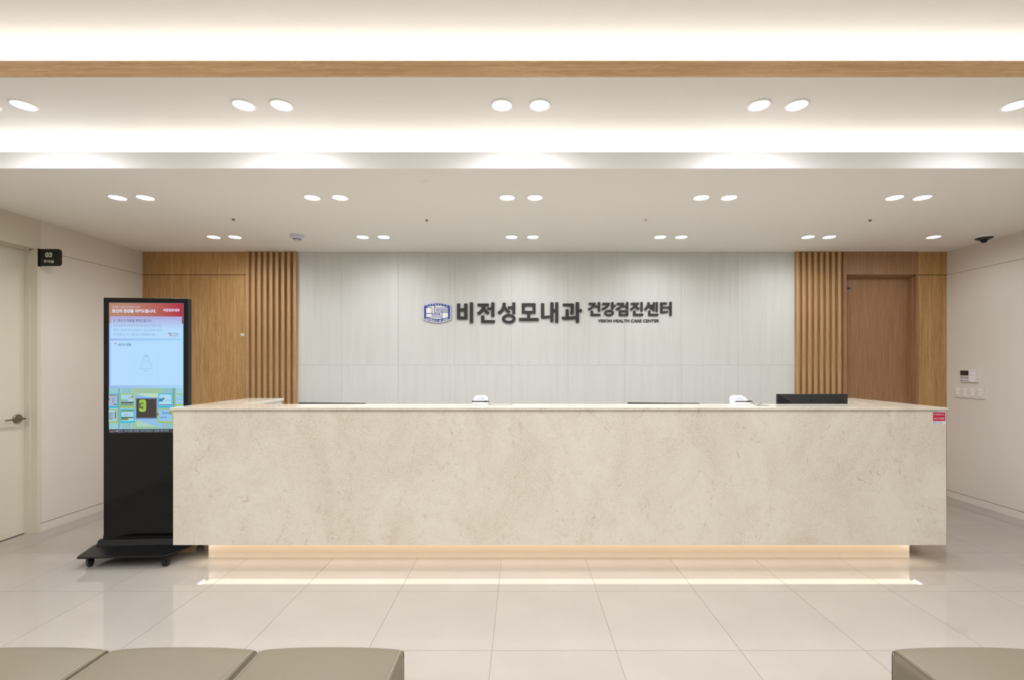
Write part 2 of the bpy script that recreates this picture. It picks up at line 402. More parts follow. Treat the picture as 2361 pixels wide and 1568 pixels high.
# back wall: core, porcelain panels, oak panelling and slats, door
wb = struct('wall_back', bx(XL-.1, XR+.1, 5.13, 5.23, -.1, 3.0), 'wall')
obj('backing', bx(-2.885, 2.90, 5.012, 5.06, 0, Z1), 'white_lam', wb)
edges = [-2.385]+[-1.909+.6*k for k in range(8)]+[2.895]
for k in range(len(edges)-1):
    for (z0, z1) in ((1.3905, Z1), (.19, 1.3895), (0, .1895)):
        g = .0005
        o = obj('panel', bx(edges[k]+g, edges[k+1]-g, 5.0, 5.012, z0, z1), 'panel', wb, .0006, 1)
# oak panelling at left and right
obj('oak_backing', bx(XL, -2.38, 5.012, 5.05, 0, Z1), 'reveal', wb)
obj('oak_panel', bx(XL, -2.910, 4.985, 5.012, 2.348, Z1), 'oak', wb, .0005, 1)
obj('oak_panel', bx(XL, -2.910, 4.985, 5.012, .002, 2.342), 'oak', wb, .0005, 1)
obj('slat_backing', bx(-2.905, -2.386, 5.0, 5.012, 0, Z1), 'oak_slat', wb)
obj('slat_backing', bx(2.896, 3.396, 5.0, 5.012, 0, Z1), 'oak_slat', wb)
sm = bx(-.0155, .0155, 4.966, 5.0, 0, Z1).mesh('slat', .0006, 1); sm.materials.append(M['oak_slat'])
for k in range(9):
    o = obj('slat', sm, 'oak_slat', wb); o.location.x = -2.377-.0155-(8-k)*.06235
for k in range(8):
    o = obj('slat', sm, 'oak_slat', wb); o.location.x = 2.892+.016+k*.0628
XD0, XD1 = 3.396, 4.190
obj('oak_panel', bx(XD1+.001, XR, 4.992, 5.012, 2.348, Z1), 'oak', wb, .0005, 1)
obj('oak_panel', bx(XD1+.001, XR, 4.992, 5.012, .002, 2.342), 'oak', wb, .0005, 1)
obj('oak_backing', bx(XD1, XR, 5.012, 5.05, 0, Z1), 'reveal', wb)
d2 = struct('door_2')
obj('door_surround', bx(XD0, XD1, 4.978, 5.12, 2.3466, Z1), 'walnut', d2, .001)
obj('door_surround', bx(XD0, 3.430, 4.978, 5.12, 0, 2.3466), 'walnut', d2, .001)
obj('door_surround', bx(4.166, XD1, 4.978, 5.12, 0, 2.3466), 'walnut', d2, .001)
obj('door_stop', bx(3.43, 3.448, 5.015, 5.11, 0, 2.33).box(4.148, 4.166, 5.015, 5.11, 0, 2.33).box(3.43, 4.166, 5.015, 5.11, 2.33, 2.3466), 'walnut', d2)
lf2 = obj('door_leaf', bx(3.448, 4.148, 5.072, 5.11, .005, 2.33), 'walnut', d2)
x0, z0 = XZ(1955.5, 667.3, 5.071); x1, z1 = XZ(1962.5, 663, 5.071)
obj('door_label', bx(x0-.01, x1-.005, 5.069, 5.0725, z0, z1), 'text_dark', lf2, label='small dark metal label near the top left of the brown door')

# ------------------------------------------------------------------ reception desk
Yf, ZB = 3.274, .14
XDL, XDR = -2.4216, 2.948
desk = thing('reception_desk', 'long reception desk clad in speckled beige limestone, floating over a glowing recessed plinth', 'reception desk', ((XDL+XDR)/2, Yf, 0))
def dk(name, mb, m, **k):
    o = obj(name, mb, m, desk, **k); o.location = (-(XDL+XDR)/2, -Yf, 0); return o
TZ0, TZ1 = 1.0755, 1.098
dk('front_panel', bx(XDL, XDR, Yf, Yf+.02, ZB, 1.073), 'stone', bevel=.0008)
dk('side_panel', bx(XDL, XDL+.02, Yf+.0205, 4.19, ZB, 1.073), 'stone')
dk('side_panel', bx(XDR-.02, XDR, Yf+.0205, 4.19, ZB, 1.073), 'stone')
dk('shadow_gap', bx(XDL+.021, XDR-.021, Yf+.006, Yf+.06, 1.073, TZ0-.0004), 'reveal')
for q in ((XDL+.021, XDR-.021, Yf+.0205, 3.44), (XDL+.021, -2.13, 3.44, 4.19), (2.64, XDR-.021, 3.44, 4.19)):
    dk('underside', bx(*q, ZB+.012, ZB+.03), 'white_lam')
KX0, KX1, KY = (481-VX)*3.388/F, (2096.6-VX)*3.388/F, 3.388
for q in ((KX0, KX1, KY, KY+.05), (KX0, KX0+.02, KY+.05, 4.15), (KX1-.02, KX1, KY+.05, 4.15)):
    dk('plinth', bx(*q, .016, ZB+.012), 'plinth')
dk('plinth_skirt', bx(KX0, KX1, KY-.003, KY+.05, 0, .016), 'plinth')
dk('led_strip', bx(KX0+.01, KX1-.01, Yf+.0205, KY-.003, ZB+.006, ZB+.012), 'led', label='warm glowing LED strip under the desk front')
M['led_end'] = mat('led_strip_end', (255, 255, 255), .5, emit=(255, 246, 236), es=16)
for q in ((KX0-.022, KX0-.008), (KX1+.008, KX1+.022)):
    dk('led_strip', bx(*q, Yf+.024, Yf+.09, ZB+.004, ZB+.011), 'led_end')
# white staff-side carcass and worktop
for q in ((XDL+.021, -2.13, 3.44, 4.185), (2.64, XDR-.021, 3.44, 4.185), (XDL+.021, XDR-.021, Yf+.065, 3.44)):
    dk('carcass', bx(*q, ZB+.03, TZ0-.0004), 'white_lam')
dk('staff_worktop', bx(-2.125, 2.635, 3.445, 4.10, .72, .745), 'desk_in', bevel=.001)
# stone countertop, one continuous U
TX0, TX1, TY0, TYB = (391-VX)*3.262/F, (2186-VX)*3.262/F, 3.262, 3.567
top = MB().prism_z([(TX0, TY0), (TX1, TY0), (TX1, 4.20), (TX1-.318, 4.20), (TX1-.318, TYB), (TX0+.318, TYB), (TX0+.318, 4.20), (TX0, 4.20)], TZ0, TZ1)
ct = obj('countertop', top, 'stone_top', bevel=.002, seg=2)
tag(ct, 'polished beige stone countertop lying along the reception desk and both its returns', 'countertop')
# sticker on the desk corner
x0, z1 = XZ(2149.5, 947.3, Yf); x1, z0 = XZ(2181, 978.5, Yf)
st = thing('camera_notice', 'small red and white surveillance camera notice stuck at the right corner of the desk', 'sticker', ((x0+x1)/2, Yf, z0))
sx = (x1-x0)/2; sh = z1-z0
o = obj('backing_sheet', bx(-sx, sx, -.0008, 0, 0, sh), mat('sticker_white', (226, 228, 234), .4), st)
o = obj('red_field', bx(-sx*.93, sx*.90, -.0011, -.0008, sh*.245, sh*.885), 'crimson', st)
def stx(body, u0, u1, v0, v1, m='text_white', b=.01):
    obj('lettering', text_mesh(body, -sx+2*sx*u0, -sx+2*sx*u1, sh*v0, sh*v1, -.0011, .0002, b), m, st)
stx('U⁺지능형CCTV', .10, .87, .66, .785); stx('CCTV 작동중', .10, .87, .355, .50)
stx('영상정보처리기기 설치 안내', .06, .46, .925, .965, 'text_dark', 0)
stx('촬영범위  관리책임자', .05, .72, .13, .18, 'text_dark', 0); stx('촬영시간  24시간', .05, .72, .04, .09, 'text_dark', 0)

# ------------------------------------------------------------------ wall sign
SY = 4.986; ST0, ST1 = 4.984, 4.9995
EPS = [0]
def front():                                         # overlapping strokes never share one plane
    EPS[0] = (EPS[0]+1) % 12; return ST0-EPS[0]*.00025
def c5(cx, cy): return XZ(960+cx/6.944, 670+cy/6.944, SY)
def c6(cx, cy): return XZ(1260+cx/6.944, 670+cy/6.944, SY)
def bar(mb, fn, x0, x1, y0, y1, r=5):
    q = [(x0+r, y0), (x1-r, y0), (x1, y0+r), (x1, y1-r), (x1-r, y1), (x0+r, y1), (x0, y1-r), (x0, y0+r)]
    mb.prism([fn(*p) for p in q], front(), ST1-EPS[0]*.00002)
def bars(mb, fn, L):
    for b in L: bar(mb, fn, *b)
def oval(mb, fn, cx, cy, rx, ry, ix, iy):
    c = fn(cx, cy); k = SY/F/6.944
    mb.ring(c[0], c[1], (rx*k, ry*k), (ix*k, iy*k), front(), ST1-EPS[0]*.00002)
def poly(mb, fn, P): mb.prism([fn(*p) for p in P], front(), ST1-EPS[0]*.00002)
big = thing('clinic_name_sign', 'large raised charcoal Korean letters naming the clinic, right of the blue emblem', 'sign', (c5(1500, 0)[0], 5.0, c5(0, 520)[1]))
sml = thing('center_name_sign', 'smaller raised charcoal Korean letters naming the checkup center, right of the large ones', 'sign', (c6(1340, 0)[0], 5.0, c6(0, 405)[1]))
eng = thing('english_name_sign', 'line of small dark English capitals under the smaller Korean sign letters', 'sign', (c6(1320, 0)[0], 5.0, c6(0, 508)[1]))
def glyph(par, mb):
    o = obj('letter', mb, 'letter', par); o.location = -Vector(par.location)
m_ = MB(); bars(m_, c5, [(650,700,207,458), (765,817,207,458), (655,812,285,333), (655,817,415,460), (858,908,190,520)]); glyph(big, m_)
m_ = MB(); bars(m_, c5, [(980,1160,207,250), (1200,1250,190,418), (1133,1205,268,310), (1038,1088,398,515), (1038,1258,472,516)])
stroke(m_, [(1075,230),(1073,270),(1055,312),(1025,345),(985,375)], 50, c5, ST0, ST1); stroke(m_, [(1075,230),(1078,270),(1096,312),(1125,345),(1160,370)], 46, c5, ST0, ST1); glyph(big, m_)
m_ = MB(); bars(m_, c5, [(1535,1585,190,372), (1465,1540,250,292)]); oval(m_, c5, 1480, 450, 110, 76, 63, 35)
stroke(m_, [(1407,195),(1405,245),(1388,290),(1358,330),(1316,364)], 50, c5, ST0, ST1); stroke(m_, [(1407,195),(1409,250),(1428,290),(1455,320),(1492,352)], 46, c5, ST0, ST1); glyph(big, m_)
m_ = MB(); bars(m_, c5, [(1687,1737,203,365), (1858,1908,203,365), (1692,1903,203,248), (1692,1903,325,365), (1773,1822,360,445), (1643,1957,438,483)]); glyph(big, m_)
m_ = MB(); bars(m_, c5, [(1995,2045,203,440), (2145,2193,187,502), (2223,2270,187,515), (2188,2228,297,343)])
poly(m_, c5, [(1997,404),(2050,405),(2100,402),(2137,395),(2135,432),(2100,440),(2050,446),(2010,446),(1997,436)]); glyph(big, m_)
m_ = MB(); bars(m_, c6, [(263,432,207,250), (307,355,298,425), (470,520,185,515), (515,568,297,343)])
poly(m_, c6, [(385,207),(425,207),(437,215),(437,300),(432,370),(425,383),(385,383),(384,370),(388,300)])
poly(m_, c6, [(245,420),(355,418),(430,412),(475,403),(475,450),(430,458),(355,463),(262,463),(245,450)]); glyph(big, m_)
m_ = MB(); bars(m_, c6, [(678,785,195,228), (825,860,183,338), (775,830,240,270), (710,745,322,405), (710,866,372,405)])
stroke(m_, [(768,205),(762,238),(735,268),(705,288),(674,304)], 38, c6, ST0, ST1); glyph(sml, m_)
m_ = MB(); bars(m_, c6, [(895,1010,195,228), (1040,1076,183,305), (1071,1110,230,258)]); oval(m_, c6, 1003, 358, 78, 50, 45, 21)
stroke(m_, [(993,205),(985,238),(960,266),(930,284),(894,298)], 38, c6, ST0, ST1); glyph(sml, m_)
m_ = MB(); bars(m_, c6, [(1127,1242,195,228), (1277,1312,183,300), (1222,1282,236,266), (1162,1197,313,403), (1277,1312,313,403), (1165,1310,313,343), (1165,1310,375,405)])
stroke(m_, [(1225,205),(1217,238),(1190,266),(1160,284),(1122,302)], 38, c6, ST0, ST1); glyph(sml, m_)
m_ = MB(); bars(m_, c6, [(1355,1482,193,224), (1507,1542,183,335), (1392,1427,320,403), (1392,1550,370,403)])
stroke(m_, [(1419,205),(1416,238),(1400,264),(1378,284),(1350,303)], 36, c6, ST0, ST1); stroke(m_, [(1419,205),(1422,238),(1438,262),(1460,280),(1486,296)], 34, c6, ST0, ST1); glyph(sml, m_)
m_ = MB(); bars(m_, c6, [(1668,1710,224,252), (1706,1736,185,330), (1751,1783,182,340), (1630,1665,320,403), (1630,1790,370,403)])
stroke(m_, [(1637,188),(1634,225),(1620,256),(1602,280),(1578,304)], 36, c6, ST0, ST1); stroke(m_, [(1637,188),(1640,228),(1655,256),(1674,278),(1696,296)], 32, c6, ST0, ST1); glyph(sml, m_)
m_ = MB(); bars(m_, c6, [(1822,1858,190,358), (1822,1928,190,220), (1826,1915,256,283), (1970,2005,180,402), (1925,1975,253,284)])
poly(m_, c6, [(1824,328),(1860,330),(1905,328),(1945,322),(1945,346),(1905,358),(1850,361),(1830,358),(1824,350)]); glyph(sml, m_)
x0, z0 = c6(830, 508); x1, z1 = c6(1808, 459)
o = obj('lettering', text_mesh('VISION HEALTH CARE CENTER', x0, x1, z0, z1, 4.9995, .006, .018), 'letter', eng); o.location = -Vector(eng.location)

# emblem
def c7(cx, cy): return XZ(960+cx/19.6, 680+cy/19.6, SY)
emb = thing('emblem_plaque', 'blue and white barrel-shaped university emblem plaque at the left end of the wall sign', 'emblem', (c7(938, 0)[0], 5.0, c7(0, 1265)[1]))
def shield(x0, x1, ys, yt, bs, bt, n=14, c=28):
    P = []
    for k in range(n+1):
        u = k/n; P.append((x0+c*.6+(x1-x0-c*1.2)*u, ys-(ys-yt)*(1-(2*u-1)**2)))
    P.append((x1, ys+c))
    P.append((x1, bs-c))
    for k in range(n+1):
        u = 1-k/n; P.append((x0+c*.6+(x1-x0-c*1.2)*u, bs+(bt-bs)*(1-(2*u-1)**2)))
    P.append((x0, bs-c)); P.append((x0, ys+c))
    return [c7(*p) for p in P]
def em(name, mb, m):
    o = obj(name, mb, m, emb); o.location = -Vector(emb.location); return o
em('plaque_body', MB().prism(shield(300, 1575, 462, 330, 1125, 1268), 4.986, 4.9995), 'navy_pale')
em('white_border', MB().prism(shield(314, 1561, 470, 346, 1115, 1250), 4.985, 4.986), 'sign_white')
em('blue_field', MB().prism(shield(345, 1532, 482, 376, 1100, 1216), 4.984, 4.985), 'navy')
W = MB(); wy0, wy1 = 4.983, 4.984
def wb_(x0, x1, y0, y1): W.prism([c7(x0,y0), c7(x1,y0), c7(x1,y1), c7(x0,y1)], wy0, wy1)
def wp(P): W.prism([c7(*p) for p in P], wy0, wy1)
wb_(450,695,590,825); wp([(490,565),(560,538),(640,518),(720,508),(725,508),(725,565)]); wb_(725,805,500,828); wb_(805,1145,805,828); wb_(1085,1145,828,945); wb_(725,1085,915,945)
wp([(845,565),(845,495),(960,494),(1080,500),(1200,515),(1300,535),(1385,556),(1385,565)])
wb_(845,1430,590,622); wb_(845,905,622,782); wb_(905,1142,755,782); wb_(940,1430,648,672); wb_(940,1430,703,728); wb_(1180,1430,757,782)
wp([(1180,810),(1430,810),(1430,1000),(1350,1030),(1270,1048),(1180,1060)]); wb_(450,1180,968,992); wb_(450,700,862,968); wb_(700,1045,862,885)
wp([(520,1020),(1145,1020),(1145,1072),(1040,1078),(940,1080),(820,1074),(700,1060),(600,1043)])
em('emblem_device', W, 'sign_white')
def arc_text(body, pts, hh, wd):
    """each capital on its own, along a parabola through three points"""
    (xa, ya), (xm, ym), (xb, yb) = pts; n = len(body)
    for i, ch in enumerate(body):
        if ch == ' ': continue
        u = (i+.5)/n; x = xa+(xb-xa)*u; k = (2*u-1); y = ym+(ya-ym)*k*k
        ang = math.atan2((ya-ym)*2*k*2, (xb-xa))
        wk = wd*(.35 if ch == 'I' else 1)
        me = text_mesh(ch, -wk/2, wk/2, -hh/2, hh/2, 4.984, .001, .02)
        cx, cz = c7(x, y); k_ = SY/F/19.6; ca, sa = math.cos(-ang), math.sin(-ang)
        for v in me.vertices:
            a, b = v.co.x*k_, v.co.z*k_; v.co.x = cx+a*ca-b*sa; v.co.z = cz+a*sa+b*ca
        em('lettering', me, 'sign_white')
arc_text('CATHOLIC', [(435, 490), (938, 437), (1445, 490)], 76, 62)
arc_text('UNIVERSITY OF KOREA', [(425, 1068), (938, 1160), (1455, 1068)], 72, 50)

# ------------------------------------------------------------------ room sign 03
x0, z0 = XZ(88, 613.3, 3.905); x1, z1 = XZ(140.6, 574.3, 3.905)
rs = thing('room_sign', 'black projecting room sign reading 03, standing out beside the cream door', 'sign', (-4.0, 3.909, z0))
wz = z1-z0; wx = x1+4.0
r = .026; P = [(0, 0)]
for a in range(-90, 1, 15): P.append((wx-r+r*math.cos(math.radians(a)), r+r*math.sin(math.radians(a))))
for a in range(0, 91, 15): P.append((wx-r+r*math.cos(math.radians(a)), wz-r+r*math.sin(math.radians(a))))
P.append((0, wz))
obj('sign_board', MB().prism(P, -.006, .006), 'sign_black', rs)
obj('wall_bracket', bx(0, .004, -.013, .013, -.003, wz+.003), 'sign_black', rs)
def rt(body, ax, bx2, ay, by, b): obj('lettering', text_mesh(body, ax*wx, bx2*wx, ay*wz, by*wz, -.006, .0008, b), 'text_white', rs)
rt('03', .30, .61, .51, .80, .03); rt('주사실', .23, .68, .17, .36, .02)

# ------------------------------------------------------------------ tiny label on the hidden oak door
x0, z0 = XZ(555, 774.5, 4.985); x1, z1 = XZ(563, 768.7, 4.985)
t = thing('door_sticker', 'tiny white printed sticker on the oak panelling left of the slats', 'sticker', (x0, 4.985, z0))
obj('sheet', bx(0, x1-x0, -.0008, 0, 0, z1-z0), 'white_pl', t)
obj('lettering', text_mesh('당기세요', .004, x1-x0-.004, .008, z1-z0-.008, -.0008, .0003, .01), 'text_dark', t)

# ------------------------------------------------------------------ right wall: thermostat and switches
def wallthing(name, label, cat, yn, yf, z0): return thing(name, label, cat, (XR, (yn+yf)/2, z0))
# local frame: u runs along the wall towards the camera (0 = far end), built straight in x/y
yf_, yn_ = 4.825, 4.645; z0_, z1_ = 1.2195, 1.348
t = wallthing('thermostat', 'ivory wall thermostat with dark display above the row of light switches', 'thermostat', yn_, yf_, z0_)
def rw(name, y0, y1, z0, z1, x0, x1, m, bevel=0, lab=None, zb=0, par=None):
    o = obj(name, bx(-x1, -x0, y0, y1, z0, z1), m, par, bevel, label=lab); return o
hw = (yf_-yn_)/2; hh = z1_-z0_
rw('housing', -hw, hw, 0, hh, 0, .017, 'ivory', .002, par=t)
Y = lambda u: hw-2*hw*u
rw('display', Y(.52), Y(.03), hh*.52, hh*.90, .017, .0176, 'lcd_dark', par=t)
rw('flap', Y(.93), Y(.57), hh*.03, hh*.93, .017, .0182, 'white_pl', .0004, par=t)
for r_ in range(2):
    for c_ in range(4):
        rw('button', Y(.13+.125*c_), Y(.035+.125*c_), hh*(.37-.11*r_), hh*(.44-.11*r_), .017, .0185, 'grey_lcd', .0004, par=t)
rw('brand_strip', Y(.2), Y(.03), hh*.07, hh*.13, .017, .0174, mat('blue_print', (90, 100, 160), .5), par=t)
rw('brand_strip', Y(.52), Y(.27), hh*.07, hh*.13, .017, .0174, 'grey_lcd', par=t)
for (u, v) in ((.64, .78), (.76, .78), (.64, .53), (.77, .53)):
    rw('mark', Y(u+.04), Y(u), hh*v, hh*(v+.05), .0182, .0185, 'grey_lcd', par=t)
yf_, yn_ = 4.893, 4.575; z0_, z1_ = 1.059, 1.185
for g in range(2):
    a0 = yf_-g*.159; a1 = a0-.158
    t = wallthing('light_switch', ['ivory two gang light switch plate farther along the right wall, nearer the back corner', 'ivory two gang light switch plate nearer the camera, beside its twin'][g], 'light switch', a1, a0, z0_)
    hw = .079; hh = z1_-z0_
    rw('cover_plate', -hw, hw, 0, hh, 0, .011, 'ivory', .0025, par=t)
    for q in range(2):
        nk = 2 if (g == 0 and q == 0) else 3
        u0 = hw-.022-q*.079; u1 = u0-.036
        for k in range(nk):
            h0 = .027+.074/nk*k; h1 = h0+.074/nk-.003
            rw('rocker', u1, u0, h0, h1, .011, .0145, 'white_pl', .0012, par=t)
        rw('mark', (u0+u1)/2-.005, (u0+u1)/2+.005, .012, .0155, .011, .0113, 'grey_lcd', par=t)

# ------------------------------------------------------------------ ceiling fittings
lens = MB().lathe([(0, -.0045), (.051, -.0045), (.051, -.001)], 32).mesh('diffuser'); lens.materials.append(M['lens'])
trm = MB().lathe([(.051, 0), (.0515, -.0045), (.054, -.005), (.060, -.003), (.061, 0)], 40, cap=False).mesh('trim_ring', smooth=True); trm.materials.append(M['trim'])
spots = {}
def downlight(x, y, z, label, group, power, ang=176, blend=1.0):
    key = (power, ang, blend)
    t = thing('downlight', label, 'downlight', (x, y, z), 0, group)
    obj('trim_ring', trm, 'trim', t); obj('diffuser', lens, 'lens', t)
    if key not in spots:
        l = bpy.data.lights.new('downlight_lamp', 'SPOT'); l.energy = power; l.spot_size = math.radians(ang); l.spot_blend = blend
        l.shadow_soft_size = .045; l.color = (.93, .965, 1); spots[key] = l
    o = bpy.data.objects.new('lamp', spots[key]); C.objects.link(o); o.parent = t; o.location = (0, 0, -.02)
PN = ['far left', 'second', 'middle', 'fourth', 'far right']
PXS = [-2.79, -1.398, -.005, 1.383, 2.765]
for k, px_ in enumerate(PXS):
    for s in (-1, 1):
        sd = 'left' if s < 0 else 'right'
        if not (k == 4 and s > 0):
            downlight(px_+s*.1018, 2.544, Z2, f'{sd} lamp of {PN[k]} downlight pair in the raised ceiling under the wood band', 'downlights in the raised ceiling', SPOT_A, 168, .5)
        downlight(px_+s*.0992, 3.371, Z1, f'{sd} lamp of {PN[k]} downlight pair in the front row of the low ceiling', 'downlights in the front row of the low ceiling', SPOT_W)
        downlight(px_+.01+s*.0992, 4.407, Z1, f'{sd} lamp of {PN[k]} downlight pair in the rear row above the desk', 'downlights in the rear row of the low ceiling', SPOT_C, 178, .8)
downlight(3.85, 4.407, Z1, 'single downlight in the rear row beside the dome camera', 'downlights in the rear row of the low ceiling', SPOT_C, 178, .8)
# added fill lamps out of view, shaped like downlights, brightening room and desk
for yn_, yy in (('front', 1.45), ('middle', .2), ('rear', -1.2)):
    for pn_, px_ in zip(('far left', 'left', 'centre', 'right', 'far right'), (-2.79, -1.398, 0, 1.383, 2.765)):
        downlight(px_, yy, Z3, f'{pn_} added unseen fill downlight of the {yn_} row in the waiting area ceiling behind the viewer', 'unseen fill downlights added over the waiting area', SPOT_FILL)
# sprinklers
SPK = [(538, 503, 'dark tipped', 'far left'), (984, 505, 'dark tipped', 'left of centre'), (1489, 504, 'pale tipped', 'right of centre'), (2006, 505, 'dark tipped', 'far right')]
for (px_, py_, kd, wh) in SPK:
    yy = (Z1-H)*F/(VY-py_); xx = (px_-VX)*yy/F
    t = thing('sprinkler', f'{kd} ceiling sprinkler at {wh} between the two downlight rows', 'sprinkler', (xx, yy, Z1), 0, 'ceiling sprinklers')
    obj('escutcheon', MB().lathe([(.004, -.007), (.030, -.007), (.036, -.0045), (.039, 0)], 28), 'trim', t, smooth=True)
    obj('sprinkler_head', MB().lathe([(.012, -.007), (.012, -.010), (.007, -.012), (.006, -.016), (.010, -.017), (.009, -.020), (0, -.021)], 18), 'steel' if kd[0] == 'd' else 'ivory', t, smooth=True)
# small flat cover near the band
yy = (Z1-H)*F/(VY-418.5); xx = (980-VX)*yy/F
t = thing('ceiling_cover', 'small flat white round cover on the low ceiling just behind the white band', 'cover plate', (xx, yy, Z1))
obj('cover_disc', MB().lathe([(0, -.004), (.015, -.004), (.018, 0)], 24), 'ceiling', t, smooth=True)
# smoke detector
yy = (Z1-H)*F/(VY-542.5); xx = (685.2-VX)*yy/F
t = thing('smoke_detector', 'round bluish white smoke detector with vent slots on the low ceiling', 'smoke detector', (xx, yy, Z1))
obj('base', MB().lathe([(.060, 0), (.061, -.012), (.057, -.018), (.050, -.030), (.036, -.036)], 36), mat('detector_white', (206, 208, 220), .4), t, smooth=True)
obj('sensor_cap', MB().lathe([(.032, -.034), (.032, -.046), (.026, -.054), (0, -.056)], 30), M['grey_pl'], t, smooth=True)
vb = MB()
for k in range(10):
    a = 2*PI*k/10+.15; c_, s_ = math.cos(a), math.sin(a)
    q = [(-.006, -.001), (.006, -.001), (.006, .001), (-.006, .001)]
    vb.prism_z([((.0325)*c_-u*s_+v*c_, (.0325)*s_+u*c_+v*s_) for u, v in q], -.044, -.038)
obj('vent_slots', vb, 'rubber', t)
# dome camera
t = thing('dome_camera', 'black and white dome surveillance camera on the ceiling by the right wall', 'security camera', ((2269-VX)*4.36/F, 4.36, Z1))
obj('mount_base', MB().lathe([(.066, 0), (.067, -.004), (.066, -.024), (.062, -.026)], 40), 'white_pl', t, smooth=True)
obj('black_bezel', MB().lathe([(.0655, -.0245), (.064, -.030), (.045, -.040), (.028, -.044), (.0, -.044)], 40), 'black_plastic', t, smooth=True)
obj('dome', MB().lathe([(.027*math.cos(a*PI/20), -.042-.027*math.sin(a*PI/20)) for a in range(0, 11)], 32), 'black_gloss', t, smooth=True)

# ------------------------------------------------------------------ kiosk
KL, KR = Vector((-3.042, 3.43)), Vector((-2.4545, 3.465))
yaw = math.atan2(KR.y-KL.y, KR.x-KL.x); KW = (KR-KL).length
kc = (KL+KR)/2
kio = thing('display_kiosk', 'tall black digital display kiosk on a wheeled base at the left end of the desk', 'kiosk', (kc.x, kc.y, 0), yaw)
hwk = KW/2; KZ0, KZ1 = .122, H+155*3.447/F
obj('housing', bx(-hwk, hwk, 0, .045, KZ0, KZ1), 'black', kio, .004, 3)
gl = obj('glass_front', bx(-hwk+.003, hwk-.003, -.004, 0, KZ0+.02, KZ1-.003), 'black_gloss', kio, .001)
obj('lower_skirt', MB().prism([(-hwk, KZ0), (-hwk+.035, KZ0), (-hwk+.085, KZ0+.022), (hwk-.085, KZ0+.022), (hwk-.035, KZ0), (hwk, KZ0), (hwk, KZ0+.03), (-hwk, KZ0+.03)], -.0035, 0), 'black_gloss', kio)
# base: wheeled plate, wider in the middle, with a raised saddle
PLZ0, PLZ1 = .073, .085
pl = [(-.300, -.205), (-.285, -.232), (.285, -.232), (.305, -.205), (.352, -.02), (.352, .09), (.305, .225), (-.305, .225), (-.352, .09), (-.352, -.02)]
obj('base_plate', MB().prism_z(pl, PLZ0, PLZ1), 'black', kio, .003)
obj('saddle', MB().prism_x([(-.032, PLZ1-.001), (-.006, KZ0), (.055, KZ0), (.08, PLZ1-.001)], -.325, .325), 'black', kio, .003)
cast = None
def caster(x, y, rz):
    c = empty('caster', (x, y, 0), rz); c.parent = kio
    return c
wheel = MB().lathe([(.010, -.011), (.026, -.011), (.028, -.008), (.028, .008), (.026, .011), (.010, .011)], 28, (0, 0, .028), 'x').mesh('wheel', smooth=True); wheel.materials.append(M['rubber'])
hub = MB().lathe([(0, -.0125), (.012, -.0125), (.012, .0125), (0, .0125)], 18, (0, 0, .028), 'x').mesh('hub'); hub.materials.append(M['chrome'])
fork_m = MB().box(-.018, -.0135, -.016, .012, .022, .062).box(.0135, .018, -.016, .012, .022, .062).box(-.018, .018, -.02, .02, .058, .066).lathe([(.016, .064), (.016, .073)], 16)
fork = fork_m.mesh('fork', .001, 1); fork.materials.append(M['black_plastic'])
brk_m = MB().prism_x([(-.036, .044), (-.014, .060), (-.012, .055), (-.034, .036)], -.012, .012).mesh('brake', .001, 1); brk_m.materials.append(M['black'])
for (x, y, a) in ((-.245, -.178, 1.1), (.275, -.20, -.05), (-.27, .17, .5), (.285, .165, 2.2)):
    wv = obj('wheel', wheel, 'rubber', kio); fk = obj('fork', fork, 'black_plastic', kio)
    for o in (wv, fk): o.location = (x, y, 0); o.rotation_euler.z = a
    hb_ = obj('hub', hub, 'chrome', wv); bk = obj('brake_lever', brk_m, 'black', fk)
# lit display
def kp(px_, py_):                                    # photograph screen position -> panel coordinates
    return (-hwk+(px_-239.5)/(432.8-239.5)*KW, H+(VY-py_)*3.447/F)
LAY = [0]
def scr(name, px0, px1, py0, py1, rgb, es=1.0, par=None, lay=1):
    x0, z1 = kp(px0, py0); x1, z0 = kp(px1, py1)
    m = bpy.data.materials.get('lcd_%d_%d_%d' % rgb)
    if m is None:
        m = mat('lcd_%d_%d_%d' % rgb, (4, 4, 4), .12, emit=rgb, es=es*LCD)
    y = -.004-.0004*lay
    return obj(name, bx(x0, x1, y, y+.0003, z0, z1), m, par if par is not None else disp)
def scrt(body, px0, px1, py0, py1, rgb, b=0.0, lay=6, par=None):
    x0, z1 = kp(px0, py0); x1, z0 = kp(px1, py1)
    m = bpy.data.materials.get('lcd_%d_%d_%d' % rgb) or mat('lcd_%d_%d_%d' % rgb, (4, 4, 4), .12, emit=rgb, es=LCD)
    return obj('lettering', text_mesh(body, x0, x1, z0, z1, -.004-.0004*lay, .0002, b), m, par if par is not None else disp)
def grad_mat(name, a, b, x0, x1, axis=0):
    m = mat(name, (4, 4, 4), .12)
    t = m.node_tree.nodes.new('ShaderNodeTexCoord'); s = m.node_tree.nodes.new('ShaderNodeSeparateXYZ'); lk(m, t.outputs['Object'], s.inputs[0])
    r = nd(m, 'ShaderNodeMapRange'); r.inputs[1].default_value = x0; r.inputs[2].default_value = x1; lk(m, s.outputs[axis], r.inputs[0])
    lk(m, ramp(m, r.outputs[0], [(0, a), (1, b)]), bsdf(m).inputs['Emission Color']); bsdf(m).inputs['Emission Strength'].default_value = LCD
    return m
x0, z1 = kp(252.7, 698.7); x1, z0 = kp(423.4, 997.4)
disp = obj('display', bx(x0, x1, -.0044, -.004, z0, z1), grad_mat('lcd_blue', (150, 176, 238), (160, 215, 245), x0, x1), kio, label='lit portrait screen with a clinic notice, waiting list and photo collage')
hx0, hz1 = kp(252.9, 698.9); hx1, hz0 = kp(423.2, 746.5)
